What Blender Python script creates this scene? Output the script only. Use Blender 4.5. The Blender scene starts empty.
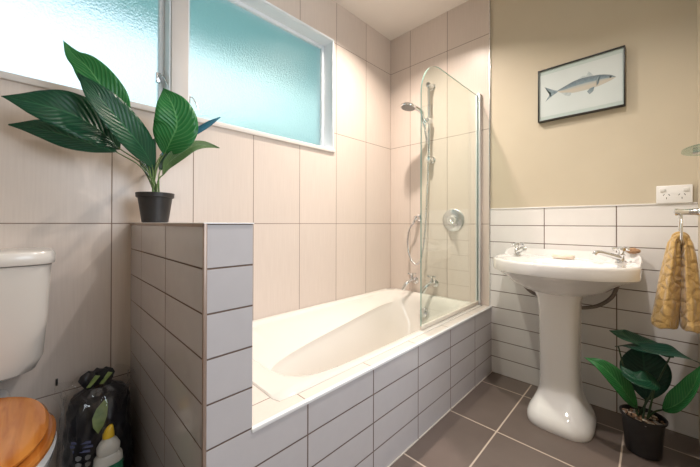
import bpy, bmesh, math, random
from mathutils import Vector, Matrix
random.seed(7)
SC = bpy.context.scene
COL = SC.collection
PI = math.pi
# ------------------------------------------------------------ camera
cd = bpy.data.cameras.new('camera'); cam = bpy.data.objects.new('camera', cd); COL.objects.link(cam)
cd.sensor_fit = 'HORIZONTAL'; cd.sensor_width = 36.0; cd.lens = 306.5 / 700 * 36
cd.shift_x = (350 - 345.0) / 700; cd.shift_y = (221.7 - 233.5) / 700
cd.clip_start = 0.02
yaw, pit, rol = math.radians(45.05), math.radians(.29), math.radians(.13)
F = Vector((math.cos(yaw)*math.cos(pit), math.sin(yaw)*math.cos(pit), math.sin(pit)))
R0 = Vector((math.sin(yaw), -math.cos(yaw), 0)); U0 = R0.cross(F)
Rr = R0*math.cos(rol) + U0*math.sin(rol); Ur = U0*math.cos(rol) - R0*math.sin(rol)
M = Matrix((Rr, Ur, -F)).transposed().to_4x4(); M.translation = Vector((-2.0, -1.486, .922))
cam.matrix_world = M
SC.camera = cam
SC.view_settings.view_transform = 'Standard'; SC.view_settings.look = 'None'
SC.view_settings.gamma = 1; SC.view_settings.use_curve_mapping = False
SC.view_settings.exposure = 0.10
SC.cycles.use_denoising = True
SC.cycles.max_bounces = 14; SC.cycles.transmission_bounces = 10; SC.cycles.transparent_max_bounces = 12
SC.cycles.sample_clamp_indirect = 8
# ------------------------------------------------------------ sky
w = bpy.data.worlds.new('sky'); SC.world = w; w.use_nodes = True
nt = w.node_tree; N = nt.nodes; L = nt.links; bg = N['Background']
tc = N.new('ShaderNodeTexCoord'); nrm = N.new('ShaderNodeVectorMath'); nrm.operation = 'NORMALIZE'
L.new(tc.outputs['Generated'], nrm.inputs[0])
dt = N.new('ShaderNodeVectorMath'); dt.operation = 'DOT_PRODUCT'
L.new(nrm.outputs[0], dt.inputs[0]); dt.inputs[1].default_value = Vector((-.20, .86, .47)).normalized()
rp = N.new('ShaderNodeValToRGB'); L.new(dt.outputs['Value'], rp.inputs[0])
cr = rp.color_ramp
cr.elements[0].position = .5; cr.elements[0].color = (.44, .72, .76, 1)
cr.elements[1].position = 1.0; cr.elements[1].color = (1.2, 1.42, 1.7, 1)
e = cr.elements.new(.82); e.color = (.92, 1.25, 1.22, 1)
L.new(rp.outputs[0], bg.inputs[0]); bg.inputs[1].default_value = 1.0
# ------------------------------------------------------------ ceiling downlights (their lamps)
DOWNLIGHTS = [(-.62, -.48, 17.5, (1, .88, .77)), (-1.62, -1.42, 1.6, (1, .92, .84)), (-1.02, -1.26, 9.5, (1, .93, .87))]
for i, (x, y, p, c) in enumerate(DOWNLIGHTS):
    ld = bpy.data.lights.new('downlight_lamp', 'AREA'); ld.shape = 'DISK'; ld.size = .07
    ld.energy = p; ld.color = c; ld.spread = math.radians(128)
    lo = bpy.data.objects.new('downlight_lamp', ld); COL.objects.link(lo); lo.location = (x, y, 2.376)
# cool fill lamp added in the unseen hall to raise the ambient light
ld = bpy.data.lights.new('hall_fill', 'AREA'); ld.shape = 'RECTANGLE'; ld.size = 1.1; ld.size_y = 1.1
ld.energy = 25; ld.color = (.84, .90, 1)
lo = bpy.data.objects.new('hall_fill', ld); COL.objects.link(lo); lo.location = (-1.15, -2.70, 1.55); lo.rotation_euler = (math.radians(90), 0, 0)
# ============================================================ materials
def base(name, col=(.8, .8, .8), rough=.5, metal=0., **kw):
    m = bpy.data.materials.new(name); m.use_nodes = True
    b = m.node_tree.nodes['Principled BSDF']
    b.inputs['Base Color'].default_value = (*col, 1); b.inputs['Roughness'].default_value = rough
    b.inputs['Metallic'].default_value = metal
    for k, v in kw.items(): b.inputs[k.replace('_', ' ')].default_value = v
    return m
def nn(m, t, **kw):
    n = m.node_tree.nodes.new(t)
    for k, v in kw.items(): setattr(n, k, v)
    return n
def lk(m, a, b): m.node_tree.links.new(a, b)
def math_(m, op, a, b=None, c=None):
    n = nn(m, 'ShaderNodeMath', operation=op)
    for i, v in enumerate((a, b, c)):
        if v is None: continue
        if isinstance(v, (int, float)): n.inputs[i].default_value = v
        else: lk(m, v, n.inputs[i])
    return n.outputs[0]
def mix(m, f, a, b):
    n = nn(m, 'ShaderNodeMix', data_type='RGBA')
    if isinstance(f, (int, float)): n.inputs[0].default_value = f
    else: lk(m, f, n.inputs[0])
    for s, v in ((6, a), (7, b)):
        if isinstance(v, tuple): n.inputs[s].default_value = (*v[:3], 1)
        else: lk(m, v, n.inputs[s])
    return n.outputs[2]
def noisy(name, col, col2, scale=8, rough=.5, metal=0., bump=0., stretch=None, detail=3, bscale=None, **kw):
    m = base(name, col, rough, metal, **kw); b = m.node_tree.nodes['Principled BSDF']
    tc = nn(m, 'ShaderNodeTexCoord'); mp = nn(m, 'ShaderNodeMapping'); lk(m, tc.outputs['Object'], mp.inputs[0])
    if stretch: mp.inputs['Scale'].default_value = stretch
    n = nn(m, 'ShaderNodeTexNoise'); n.inputs['Scale'].default_value = scale; n.inputs['Detail'].default_value = detail
    lk(m, mp.outputs[0], n.inputs[0])
    r = nn(m, 'ShaderNodeMapRange'); r.inputs[1].default_value = .3; r.inputs[2].default_value = .7
    lk(m, n.outputs[0], r.inputs[0])
    lk(m, mix(m, r.outputs[0], col, col2), b.inputs['Base Color'])
    if bump:
        n2 = n
        if bscale:
            n2 = nn(m, 'ShaderNodeTexNoise'); n2.inputs['Scale'].default_value = bscale; lk(m, mp.outputs[0], n2.inputs[0])
        bp = nn(m, 'ShaderNodeBump'); bp.inputs['Strength'].default_value = bump; bp.inputs['Distance'].default_value = .002
        lk(m, n2.outputs[0], bp.inputs['Height']); lk(m, bp.outputs[0], b.inputs['Normal'])
    return m
def tiles(name, col, col2, grout, ax, gap=.004, rough=.25, texscale=(3, 3, 3), tex=8, gr_rough=.8, vary=.04, bump=.6):
    """ax: {'x':(offset,width),...} joint lines along each axis, masked on faces square to that axis"""
    m = base(name, col, rough); b = m.node_tree.nodes['Principled BSDF']
    tc = nn(m, 'ShaderNodeTexCoord'); sp = nn(m, 'ShaderNodeSeparateXYZ'); lk(m, tc.outputs['Object'], sp.inputs[0])
    ge = nn(m, 'ShaderNodeNewGeometry'); sn = nn(m, 'ShaderNodeSeparateXYZ'); lk(m, ge.outputs['True Normal'], sn.inputs[0])
    mask = None; ids = []
    for k, (o, wd) in ax.items():
        i = 'xyz'.index(k)
        t = math_(m, 'DIVIDE', math_(m, 'SUBTRACT', sp.outputs[i], o), wd)
        ids.append(math_(m, 'FLOOR', t))
        d = math_(m, 'MULTIPLY', math_(m, 'ABSOLUTE', math_(m, 'SUBTRACT', math_(m, 'FRACT', math_(m, 'ADD', t, .5)), .5)), wd)
        r = nn(m, 'ShaderNodeMapRange'); lk(m, d, r.inputs[0])
        r.inputs[1].default_value = gap*.35; r.inputs[2].default_value = gap*.65; r.inputs[3].default_value = 1; r.inputs[4].default_value = 0
        g = math_(m, 'LESS_THAN', math_(m, 'ABSOLUTE', sn.outputs[i]), .5)
        v = math_(m, 'MULTIPLY', r.outputs[0], g)
        mask = v if mask is None else math_(m, 'MAXIMUM', mask, v)
    mp = nn(m, 'ShaderNodeMapping'); mp.inputs['Scale'].default_value = texscale; lk(m, tc.outputs['Object'], mp.inputs[0])
    n = nn(m, 'ShaderNodeTexNoise'); n.inputs['Scale'].default_value = tex; n.inputs['Detail'].default_value = 4; lk(m, mp.outputs[0], n.inputs[0])
    cb = nn(m, 'ShaderNodeCombineXYZ')
    for i, s in enumerate(ids[:3]): lk(m, s, cb.inputs[i])
    wn = nn(m, 'ShaderNodeTexWhiteNoise'); lk(m, cb.outputs[0], wn.inputs[0])
    c = mix(m, n.outputs[0], col, col2)
    br = math_(m, 'ADD', math_(m, 'MULTIPLY', wn.outputs[0], vary), 1 - vary/2)
    sc = nn(m, 'ShaderNodeVectorMath', operation='SCALE'); lk(m, c, sc.inputs[0]); lk(m, br, sc.inputs['Scale'])
    lk(m, mix(m, mask, sc.outputs[0], grout), b.inputs['Base Color'])
    lk(m, math_(m, 'ADD', math_(m, 'MULTIPLY', mask, gr_rough - rough), rough), b.inputs['Roughness'])
    bp = nn(m, 'ShaderNodeBump'); bp.inputs['Strength'].default_value = bump; bp.inputs['Distance'].default_value = .0015
    lk(m, math_(m, 'ADD', math_(m, 'SUBTRACT', 1., mask), math_(m, 'MULTIPLY', n.outputs[0], .08)), bp.inputs['Height'])
    lk(m, bp.outputs[0], b.inputs['Normal'])
    return m
BEIGE, BEIGE2 = (.62, .53, .47), (.72, .63, .565)
GROUT = (.13, .085, .065)
m_tileA = tiles('linen_tile_back', BEIGE, BEIGE2, (.22, .15, .115), {'x': (0, .3), 'z': (.919, .6)}, .0032, .32, (60, 60, 2.2), 3, vary=.05, bump=.4)
m_tileB = tiles('linen_tile_side', BEIGE, BEIGE2, (.22, .15, .115), {'y': (-.184, .3), 'z': (.919, .6)}, .0032, .32, (60, 60, 2.2), 3, vary=.05, bump=.4)
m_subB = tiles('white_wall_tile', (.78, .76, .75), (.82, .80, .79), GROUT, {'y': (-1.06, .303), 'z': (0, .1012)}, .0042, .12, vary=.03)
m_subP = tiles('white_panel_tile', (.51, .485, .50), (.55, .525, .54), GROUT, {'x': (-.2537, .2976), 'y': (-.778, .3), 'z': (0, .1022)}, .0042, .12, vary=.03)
m_ledge = tiles('ledge_tile', (.66, .60, .54), (.70, .64, .58), (.25, .18, .14), {'x': (-1.444, .2976), 'y': (-.685, .3)}, .003, .3, (30, 30, 30), 4)
m_floor = tiles('brown_floor_tile', (.115, .085, .073), (.19, .15, .13), (.55, .45, .37), {'x': (-.16, .4), 'y': (-.997, .4)}, .006, .38, (1.6, 1.6, 1.6), 3, vary=.12, bump=.35)
m_paint = noisy('ochre_paint', (.56, .49, .375), (.59, .52, .40), 3, .55, bump=.08, bscale=220)
m_ceil = noisy('ceiling_paint', (.86, .80, .74), (.88, .82, .76), 2, .7)
m_white = noisy('white_paint', (.82, .85, .88), (.85, .88, .91), 5, .35)
m_wood_w = noisy('painted_timber', (.66, .62, .59), (.70, .66, .63), 5, .4)
m_trim = noisy('beige_metal_trim', (.30, .22, .18), (.36, .27, .22), 10, .35, .3)
m_trimw = noisy('white_trim', (.83, .82, .83), (.87, .86, .86), 10, .25)
m_acryl = noisy('cream_acrylic', (.70, .665, .615), (.73, .695, .645), 2, .12, Coat_Weight=.4, Coat_Roughness=.05)
m_china = noisy('white_china', (.84, .825, .815), (.86, .845, .835), 2, .08, Coat_Weight=.5, Coat_Roughness=.03)
m_cist = noisy('toilet_plastic', (.70, .665, .62), (.73, .69, .645), 2, .22)
m_chrome = noisy('chrome', (.75, .76, .78), (.82, .83, .84), 20, .1, 1.)
m_steel = noisy('brushed_steel', (.60, .60, .61), (.70, .70, .71), 60, .25, 1.)
m_hose = noisy('braided_hose', (.16, .13, .115), (.26, .22, .2), 260, .35, .6)
m_black = noisy('black_frame', (.015, .014, .013), (.03, .028, .026), 40, .35)
m_pot = noisy('black_plastic', (.012, .011, .012), (.022, .021, .022), 25, .42, bump=.1, bscale=120)
m_soil = noisy('dark_soil', (.02, .015, .01), (.06, .04, .028), 90, .95, bump=1.)
m_stem = noisy('plant_stem', (.09, .17, .05), (.16, .26, .09), 30, .45)
m_dstem = noisy('dark_stem', (.02, .05, .02), (.04, .09, .035), 30, .45)
m_mat = noisy('print_mat', (.46, .55, .53), (.50, .58, .56), 4, .5)
m_paper = noisy('print_paper', (.56, .62, .62), (.61, .66, .66), 4, .5)
m_peb = [noisy('pebble_cream', (.62, .52, .40), (.75, .66, .55), 60, .6), noisy('pebble_brown', (.22, .12, .07), (.36, .22, .14), 60, .6), noisy('pebble_grey', (.3, .27, .25), (.45, .42, .4), 60, .6)]
m_soap = noisy('peach_soap', (.84, .72, .60), (.88, .77, .66), 20, .4, Subsurface_Weight=.2)
m_sponge = noisy('brown_pumice', (.30, .16, .08), (.52, .33, .20), 90, .9, bump=1.)
m_plug = noisy('white_socket_plastic', (.84, .83, .82), (.86, .85, .84), 6, .3)
m_dark = noisy('dark_slot', (.02, .02, .02), (.03, .03, .03), 6, .5)
m_bottle = noisy('bottle_plastic', (.62, .60, .55), (.68, .66, .6), 12, .35)
m_yellow = noisy('yellow_cap', (.75, .48, .02), (.85, .55, .04), 20, .35)
m_green = noisy('green_label', (.01, .13, .07), (.02, .19, .1), 30, .4)
m_bag = noisy('black_sack', (.008, .008, .011), (.02, .02, .026), 30, .33, bump=.8, bscale=45)
m_bagleaf = noisy('printed_leaf', (.16, .24, .06), (.28, .36, .12), 40, .4, bump=.5, bscale=60)
m_bagtext = noisy('printed_blue', (.09, .11, .24), (.2, .22, .4), 60, .4)
m_bagwhite = noisy('printed_white', (.28, .28, .28), (.42, .42, .42), 60, .4)
def glassy(name, col, rough, alpha_mix=None):
    m = base(name, col, rough, 0, IOR=1.46, Transmission_Weight=1.0)
    b = m.node_tree.nodes['Principled BSDF']; out = m.node_tree.nodes['Material Output']
    tr = nn(m, 'ShaderNodeBsdfTransparent'); tr.inputs[0].default_value = (*col, 1)
    ms = nn(m, 'ShaderNodeMixShader'); ms.inputs[0].default_value = alpha_mix
    lk(m, tr.outputs[0], ms.inputs[1]); lk(m, b.outputs[0], ms.inputs[2]); lk(m, ms.outputs[0], out.inputs[0])
    return m
# clear glass: transparent with a fresnel reflection
def clear_glass(name, col, gl=.9, fk=.7):
    m = bpy.data.materials.new(name); m.use_nodes = True; t = m.node_tree
    out = t.nodes['Material Output']; t.nodes.remove(t.nodes['Principled BSDF'])
    tr = nn(m, 'ShaderNodeBsdfTransparent'); tr.inputs[0].default_value = (*col, 1)
    g = nn(m, 'ShaderNodeBsdfGlossy'); g.inputs['Roughness'].default_value = .03; g.inputs[0].default_value = (gl, gl, gl, 1)
    lw = nn(m, 'ShaderNodeLayerWeight'); lw.inputs[0].default_value = .5
    fc = math_(m, 'ADD', math_(m, 'POWER', lw.outputs['Facing'], 4.), .045)
    nz = nn(m, 'ShaderNodeTexNoise'); nz.inputs['Scale'].default_value = 3
    f2 = math_(m, 'ADD', math_(m, 'MULTIPLY', fc, fk), math_(m, 'MULTIPLY', nz.outputs[0], .015))
    ms = nn(m, 'ShaderNodeMixShader'); lk(m, f2, ms.inputs[0]); lk(m, tr.outputs[0], ms.inputs[1]); lk(m, g.outputs[0], ms.inputs[2])
    lk(m, ms.outputs[0], out.inputs[0]); return m
m_satin = noisy('satin_silver', (.72, .75, .78), (.80, .82, .84), 20, .35, .35)
m_screen = clear_glass('screen_glass', (.945, .985, .96), .9, .6)
m_edge = noisy('glass_edge', (.20, .38, .33), (.28, .46, .40), 9, .1)
m_shelf = clear_glass('shelf_glass', (.74, .86, .84))
m_wrap = clear_glass('clear_wrap', (.96, .96, .96), .9, .9)
def frosted():
    m = bpy.data.materials.new('frosted_glass'); m.use_nodes = True; t = m.node_tree
    b = t.nodes['Principled BSDF']; out = t.nodes['Material Output']
    b.inputs['Base Color'].default_value = (.88, .97, .96, 1)
    b.inputs['Roughness'].default_value = .30; b.inputs['IOR'].default_value = 1.30; b.inputs['Transmission Weight'].default_value = 1
    tc = nn(m, 'ShaderNodeTexCoord'); v = nn(m, 'ShaderNodeTexNoise'); v.inputs['Scale'].default_value = 150; v.inputs['Detail'].default_value = 2
    lk(m, tc.outputs['Object'], v.inputs[0])
    bp = nn(m, 'ShaderNodeBump'); bp.inputs['Strength'].default_value = .9; bp.inputs['Distance'].default_value = .003
    lk(m, v.outputs[0], bp.inputs['Height']); lk(m, bp.outputs[0], b.inputs['Normal'])
    return m
m_frost = frosted()
def leaf_mat(name, c1, c2, cv, back=(.12, .2, .07), freq=15):
    m = base(name, c1, .33); b = m.node_tree.nodes['Principled BSDF']
    uv = nn(m, 'ShaderNodeUVMap'); sp = nn(m, 'ShaderNodeSeparateXYZ'); lk(m, uv.outputs[0], sp.inputs[0])
    av = math_(m, 'ABSOLUTE', math_(m, 'SUBTRACT', sp.outputs[1], .5))
    ph = math_(m, 'SUBTRACT', sp.outputs[0], math_(m, 'MULTIPLY', av, .55))
    s = math_(m, 'SINE', math_(m, 'MULTIPLY', ph, freq*2*PI))
    vein = math_(m, 'POWER', math_(m, 'MAXIMUM', s, 0.), 3.)
    mid = math_(m, 'LESS_THAN', av, .02)
    tc = nn(m, 'ShaderNodeTexCoord'); n = nn(m, 'ShaderNodeTexNoise'); n.inputs['Scale'].default_value = 9; lk(m, tc.outputs['Object'], n.inputs[0])
    c = mix(m, n.outputs[0], c1, c2); c = mix(m, math_(m, 'MULTIPLY', vein, .4), c, cv); c = mix(m, math_(m, 'MULTIPLY', mid, .7), c, cv)
    lk(m, c, b.inputs['Base Color'])
    bp = nn(m, 'ShaderNodeBump'); bp.inputs['Strength'].default_value = .3; bp.inputs['Distance'].default_value = .002
    lk(m, s, bp.inputs['Height']); lk(m, bp.outputs[0], b.inputs['Normal'])
    b.inputs['Specular IOR Level'].default_value = .45
    out = m.node_tree.nodes['Material Output']
    tl = nn(m, 'ShaderNodeBsdfTranslucent'); lk(m, c, tl.inputs[0])
    ms = nn(m, 'ShaderNodeMixShader'); ms.inputs[0].default_value = .30
    lk(m, b.outputs[0], ms.inputs[1]); lk(m, tl.outputs[0], ms.inputs[2]); lk(m, ms.outputs[0], out.inputs[0])
    return m
m_leaf = leaf_mat('glossy_leaf', (.008, .062, .034), (.018, .11, .05), (.045, .19, .085))
m_leafb = leaf_mat('bright_leaf', (.015, .16, .04), (.04, .27, .07), (.16, .45, .16))
m_leafd = leaf_mat('dark_leaf', (.008, .05, .035), (.015, .08, .05), (.03, .12, .07))
m_leafblue = leaf_mat('bluish_leaf', (.012, .13, .21), (.03, .2, .30), (.06, .32, .42))
m_leafu = leaf_mat('olive_leaf', (.07, .15, .05), (.12, .22, .08), (.20, .32, .14))
def wood():
    m = base('orange_timber', (.45, .18, .05), .22); b = m.node_tree.nodes['Principled BSDF']
    tc = nn(m, 'ShaderNodeTexCoord'); mp = nn(m, 'ShaderNodeMapping'); mp.inputs['Scale'].default_value = (22, 2.2, 12); lk(m, tc.outputs['Object'], mp.inputs[0])
    n = nn(m, 'ShaderNodeTexNoise'); n.inputs['Scale'].default_value = 2.2; n.inputs['Detail'].default_value = 6; n.inputs['Distortion'].default_value = .8
    lk(m, mp.outputs[0], n.inputs[0]); r = nn(m, 'ShaderNodeMapRange'); r.inputs[1].default_value = .35; r.inputs[2].default_value = .65; lk(m, n.outputs[0], r.inputs[0])
    lk(m, mix(m, r.outputs[0], (.50, .15, .022), (.68, .25, .045)), b.inputs['Base Color'])
    b.inputs['Coat Weight'].default_value = .5; return m
m_wood = wood()
def terry():
    m = base('gold_terry', (.62, .40, .14), .9); b = m.node_tree.nodes['Principled BSDF']
    tc = nn(m, 'ShaderNodeTexCoord')
    n = nn(m, 'ShaderNodeTexNoise'); n.inputs['Scale'].default_value = 260; lk(m, tc.outputs['Object'], n.inputs[0])
    mp = nn(m, 'ShaderNodeMapping'); mp.inputs['Rotation'].default_value = (.5, .6, .3); lk(m, tc.outputs['Object'], mp.inputs[0])
    v = nn(m, 'ShaderNodeTexVoronoi', feature='DISTANCE_TO_EDGE'); v.inputs['Scale'].default_value = 26; lk(m, mp.outputs[0], v.inputs[0])
    r = nn(m, 'ShaderNodeMapRange'); r.inputs[2].default_value = .25; lk(m, v.outputs[0], r.inputs[0])
    c = mix(m, r.outputs[0], (.44, .27, .08), (.52, .33, .11)); lk(m, mix(m, math_(m, 'MULTIPLY', n.outputs[0], .3), c, (.62, .42, .18)), b.inputs['Base Color'])
    h = math_(m, 'ADD', math_(m, 'MULTIPLY', r.outputs[0], 1.), math_(m, 'MULTIPLY', n.outputs[0], .6))
    bp = nn(m, 'ShaderNodeBump'); bp.inputs['Strength'].default_value = .9; bp.inputs['Distance'].default_value = .004
    lk(m, h, bp.inputs['Height']); lk(m, bp.outputs[0], b.inputs['Normal'])
    b.inputs['Sheen Weight'].default_value = .4
    return m
m_terry = terry()
def fish_mat():
    m = base('painted_fish', (.5, .5, .5), .5); b = m.node_tree.nodes['Principled BSDF']
    uv = nn(m, 'ShaderNodeUVMap'); sp = nn(m, 'ShaderNodeSeparateXYZ'); lk(m, uv.outputs[0], sp.inputs[0])
    r = nn(m, 'ShaderNodeValToRGB'); lk(m, sp.outputs[1], r.inputs[0]); c = r.color_ramp
    c.elements[0].position = 0; c.elements[0].color = (.48, .45, .38, 1)
    c.elements[1].position = 1; c.elements[1].color = (.06, .10, .13, 1)
    for p, k in ((.3, (.50, .44, .35, 1)), (.52, (.34, .38, .38, 1)), (.6, (.12, .20, .25, 1)), (.8, (.07, .13, .18, 1))):
        e = c.elements.new(p); e.color = k
    tc = nn(m, 'ShaderNodeTexCoord'); n = nn(m, 'ShaderNodeTexNoise'); n.inputs['Scale'].default_value = 90; lk(m, tc.outputs['Object'], n.inputs[0])
    lk(m, mix(m, math_(m, 'MULTIPLY', n.outputs[0], .35), r.outputs[0], (.45, .48, .47)), b.inputs['Base Color']); return m
m_fish = fish_mat()
m_fin = noisy('painted_fin', (.12, .19, .23), (.27, .33, .35), 70, .5)
m_finp = noisy('painted_pale_fin', (.36, .43, .45), (.5, .55, .56), 70, .5)
# ============================================================ mesh helpers
def link(name, me, mats, parent=None, smooth=True, **tag):
    o = bpy.data.objects.new(name, me); COL.objects.link(o)
    for m in (mats if isinstance(mats, (list, tuple)) else [mats]): me.materials.append(m)
    if smooth:
        for p in me.polygons: p.use_smooth = True
        try: me.set_sharp_from_angle(angle=math.radians(38))
        except Exception: pass
    if parent: o.parent = parent; o.matrix_parent_inverse = parent.matrix_world.inverted()
    for k, v in tag.items(): o[k] = v
    return o
def from_bm(name, bm, mats, parent=None, smooth=True, **tag):
    bmesh.ops.recalc_face_normals(bm, faces=bm.faces)
    me = bpy.data.meshes.new(name); bm.to_mesh(me); bm.free()
    return link(name, me, mats, parent, smooth, **tag)
def bm_box(bm, a, b, bev=0., seg=2, mi=0):
    lo = Vector(map(min, a, b)); hi = Vector(map(max, a, b))
    r = bmesh.ops.create_cube(bm, size=1); vs = r['verts']
    for v in vs: v.co = Vector(((lo[i] + hi[i])/2 + v.co[i]*(hi[i]-lo[i]) for i in range(3)))
    fs = set(f for v in vs for f in v.link_faces)
    for f in fs: f.material_index = mi
    if bev:
        es = set(e for f in fs for e in f.edges)
        bmesh.ops.bevel(bm, geom=list(es), offset=bev, segments=seg, affect='EDGES', profile=.5, material=mi)
def box(name, a, b, mats, parent=None, bev=.002, seg=2, **tag):
    bm = bmesh.new(); bm_box(bm, a, b, bev, seg); return from_bm(name, bm, mats, parent, **tag)
def bm_loft(bm, rings, cap0=True, cap1=True, mi=0):
    vr = [[bm.verts.new(p) for p in r] for r in rings]; n = len(vr[0])
    for a, b in zip(vr, vr[1:]):
        for i in range(n):
            f = bm.faces.new((a[i], a[(i+1) % n], b[(i+1) % n], b[i])); f.material_index = mi
    if cap0: bm.faces.new(vr[0][::-1]).material_index = mi
    if cap1: bm.faces.new(vr[-1]).material_index = mi
def loft(name, rings, mats, parent=None, cap0=True, cap1=True, **tag):
    bm = bmesh.new(); bm_loft(bm, rings, cap0, cap1); return from_bm(name, bm, mats, parent, **tag)
def frame_of(d):
    d = d.normalized(); a = Vector((0, 0, 1)) if abs(d.z) < .9 else Vector((1, 0, 0))
    x = a.cross(d).normalized(); return x, d.cross(x)
def bm_lathe(bm, o, d, prof, n=32, mi=0):
    o = Vector(o); d = Vector(d).normalized(); x, y = frame_of(d)
    bm_loft(bm, [[o + d*h + (x*math.cos(2*PI*i/n) + y*math.sin(2*PI*i/n))*max(r, 1e-4) for i in range(n)] for r, h in prof], mi=mi)
def lathe(name, o, d, prof, mats, parent=None, n=32, **tag):
    bm = bmesh.new(); bm_lathe(bm, o, d, prof, n); return from_bm(name, bm, mats, parent, **tag)
def catmull(pts, k=8):
    P = [Vector(p) for p in pts]; P = [P[0]*2 - P[1]] + P + [P[-1]*2 - P[-2]]; out = []
    for i in range(1, len(P)-2):
        for j in range(k):
            t = j/k; a, b, c, d = P[i-1:i+3]
            out.append(.5*((2*b) + (c-a)*t + (2*a-5*b+4*c-d)*t*t + (3*b-a-3*c+d)*t**3))
    out.append(P[-2]); return out
def bm_tube(bm, pts, r, n=12, k=8, mi=0, r1=None, curve=True):
    P = catmull(pts, k) if curve and len(pts) > 2 else [Vector(p) for p in pts]
    t0 = (P[1]-P[0]).normalized(); x, y = frame_of(t0); rings = []
    for i, p in enumerate(P):
        t = (P[min(i+1, len(P)-1)] - P[max(i-1, 0)]).normalized()
        x = (x - t*x.dot(t)).normalized(); y = t.cross(x)
        rr = r if r1 is None else r + (r1-r)*i/(len(P)-1)
        rings.append([p + (x*math.cos(2*PI*j/n) + y*math.sin(2*PI*j/n))*rr for j in range(n)])
    bm_loft(bm, rings, mi=mi)
def tube(name, pts, r, mats, parent=None, n=12, k=8, r1=None, **tag):
    bm = bmesh.new(); bm_tube(bm, pts, r, n, k, r1=r1); return from_bm(name, bm, mats, parent, **tag)
def sq(n, ex, j0=0):
    out = []
    for i in range(n):
        a = 2*PI*i/n; c, s = math.cos(a), math.sin(a); r = (abs(c)**ex + abs(s)**ex)**(-1/ex); out.append((r*c, r*s))
    return out
def ring_rect(cx, cy, hx, hy, z, ex=6, n=48):
    return [Vector((cx + u*hx, cy + v*hy, z)) for u, v in sq(n, ex)]
def thing(name, loc, label, cat, group=None):
    o = bpy.data.objects.new(name, None); COL.objects.link(o); o.location = loc; o.empty_display_size = .05
    o['label'] = label; o['category'] = cat
    if group: o['group'] = group
    bpy.context.view_layer.update()
    return o
def struct(o): o['kind'] = 'structure'; return o
def sbox(name, a, b, m, bev=0.): return struct(box(name, a, b, m, bev=bev))
def leaf(pts, hw, nrm_, mat, parent, fold=.25, peak=.45, label=None, wave=.004, name='leaf'):
    P = catmull(pts, 9); n = len(P); K = 8; nv = Vector(nrm_).normalized()
    bm = bmesh.new(); uvl = bm.loops.layers.uv.new('UVMap'); rows = []
    L_ = [0.]
    for a, b in zip(P, P[1:]): L_.append(L_[-1] + (b-a).length)
    ph = random.uniform(0, 6)
    for i, p in enumerate(P):
        t = L_[i]/L_[-1]; d = (P[min(i+1, n-1)] - P[max(i-1, 0)]).normalized()
        s = d.cross(nv).normalized(); up = s.cross(d).normalized()
        if t < peak: wdt = math.sin(PI/2*(t/peak))**.75
        else: wdt = math.cos(PI/2*((t-peak)/(1-peak)))**.85 * (1 - .25*max(0, (t-.8)/.2))
        wdt = max(wdt*hw, .0008); row = []
        for k in range(K+1):
            v = k/K*2 - 1
            q = p + s*(v*wdt*math.cos(fold*abs(v))) + up*(abs(v)*wdt*math.sin(fold) + wave*math.sin(ph + 9*t + v*2)*abs(v))
            row.append((bm.verts.new(q), (t, k/K)))
        rows.append(row)
    for a, b in zip(rows, rows[1:]):
        for k in range(K):
            q = (a[k], a[k+1], b[k+1], b[k]); f = bm.faces.new([x[0] for x in q])
            for lp, x in zip(f.loops, q): lp[uvl].uv = x[1]
    me = bpy.data.meshes.new(name); bm.to_mesh(me); bm.free()
    o = link(name, me, mat, parent)
    md = o.modifiers.new('thickness', 'SOLIDIFY'); md.thickness = .0006
    if label: o['label'] = label
    return o
# ============================================================ room shell
WD = .10   # window reveal depth
H = 2.395
XL, XR, YB, YF = -2.66, 0., 0., -1.625
sbox('floor', (XL-.1, -2.75, -.08), (.14, .14, 0), m_floor)
sbox('ceiling', (XL-.1, -2.75, H), (.14, .14, H+.08), m_ceil)
W1 = (-2.56, -1.595); W2 = (-1.525, -.632); SZ0, SZ1 = 1.405, 2.125
bm = bmesh.new()
bm_box(bm, (XL-.1, 0, 0), (.14, .16, SZ0)); bm_box(bm, (XL-.1, 0, SZ1), (.14, .16, H))
bm_box(bm, (W2[1], 0, SZ0), (.14, .16, SZ1)); bm_box(bm, (XL-.1, 0, SZ0), (W1[0], .16, SZ1))
struct(from_bm('wall_back', bm, m_tileA, smooth=False))
bm = bmesh.new()
bm_box(bm, (.006, YF-.12, 0), (.14, 0, H), mi=0)
bm_box(bm, (0, -.766, .35), (.006, 0, H), mi=1)
bm_box(bm, (0, YF, 0), (.006, -.766, 1.012), mi=2)
struct(from_bm('wall_right', bm, [m_paint, m_tileB, m_subB], smooth=False))
sbox('wall_left', (XL-.1, -2.75, 0), (XL, 0, H), m_paint)
sbox('wall_front', (-.80, YF-.12, 0), (.006, YF, H), m_paint)
bm = bmesh.new()
bm_box(bm, (XL, -2.75, 0), (-1.72, -2.66, H)); bm_box(bm, (-.58, -2.75, 0), (.14, -2.66, H)); bm_box(bm, (-1.72, -2.75, 0), (-.58, -2.66, .98)); bm_box(bm, (-1.72, -2.75, 2.12), (-.58, -2.66, H))
struct(from_bm('wall_hall', bm, m_paint, smooth=False))
bm = bmesh.new()
for a, b in (((-1.72, -2.69, .98), (-1.69, -2.63, 2.12)), ((-.61, -2.69, .98), (-.58, -2.63, 2.12)), ((-1.69, -2.69, .98), (-.61, -2.63, 1.0)), ((-1.69, -2.69, 2.10), (-.61, -2.63, 2.12))): bm_box(bm, a, b, .003)
struct(from_bm('added_window', bm, m_white))  # made-up frame and opening around the added hall fill lamp
sbox('wall_hall_side', (.02, -2.66, 0), (.14, YF-.12, H), m_paint)
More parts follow.
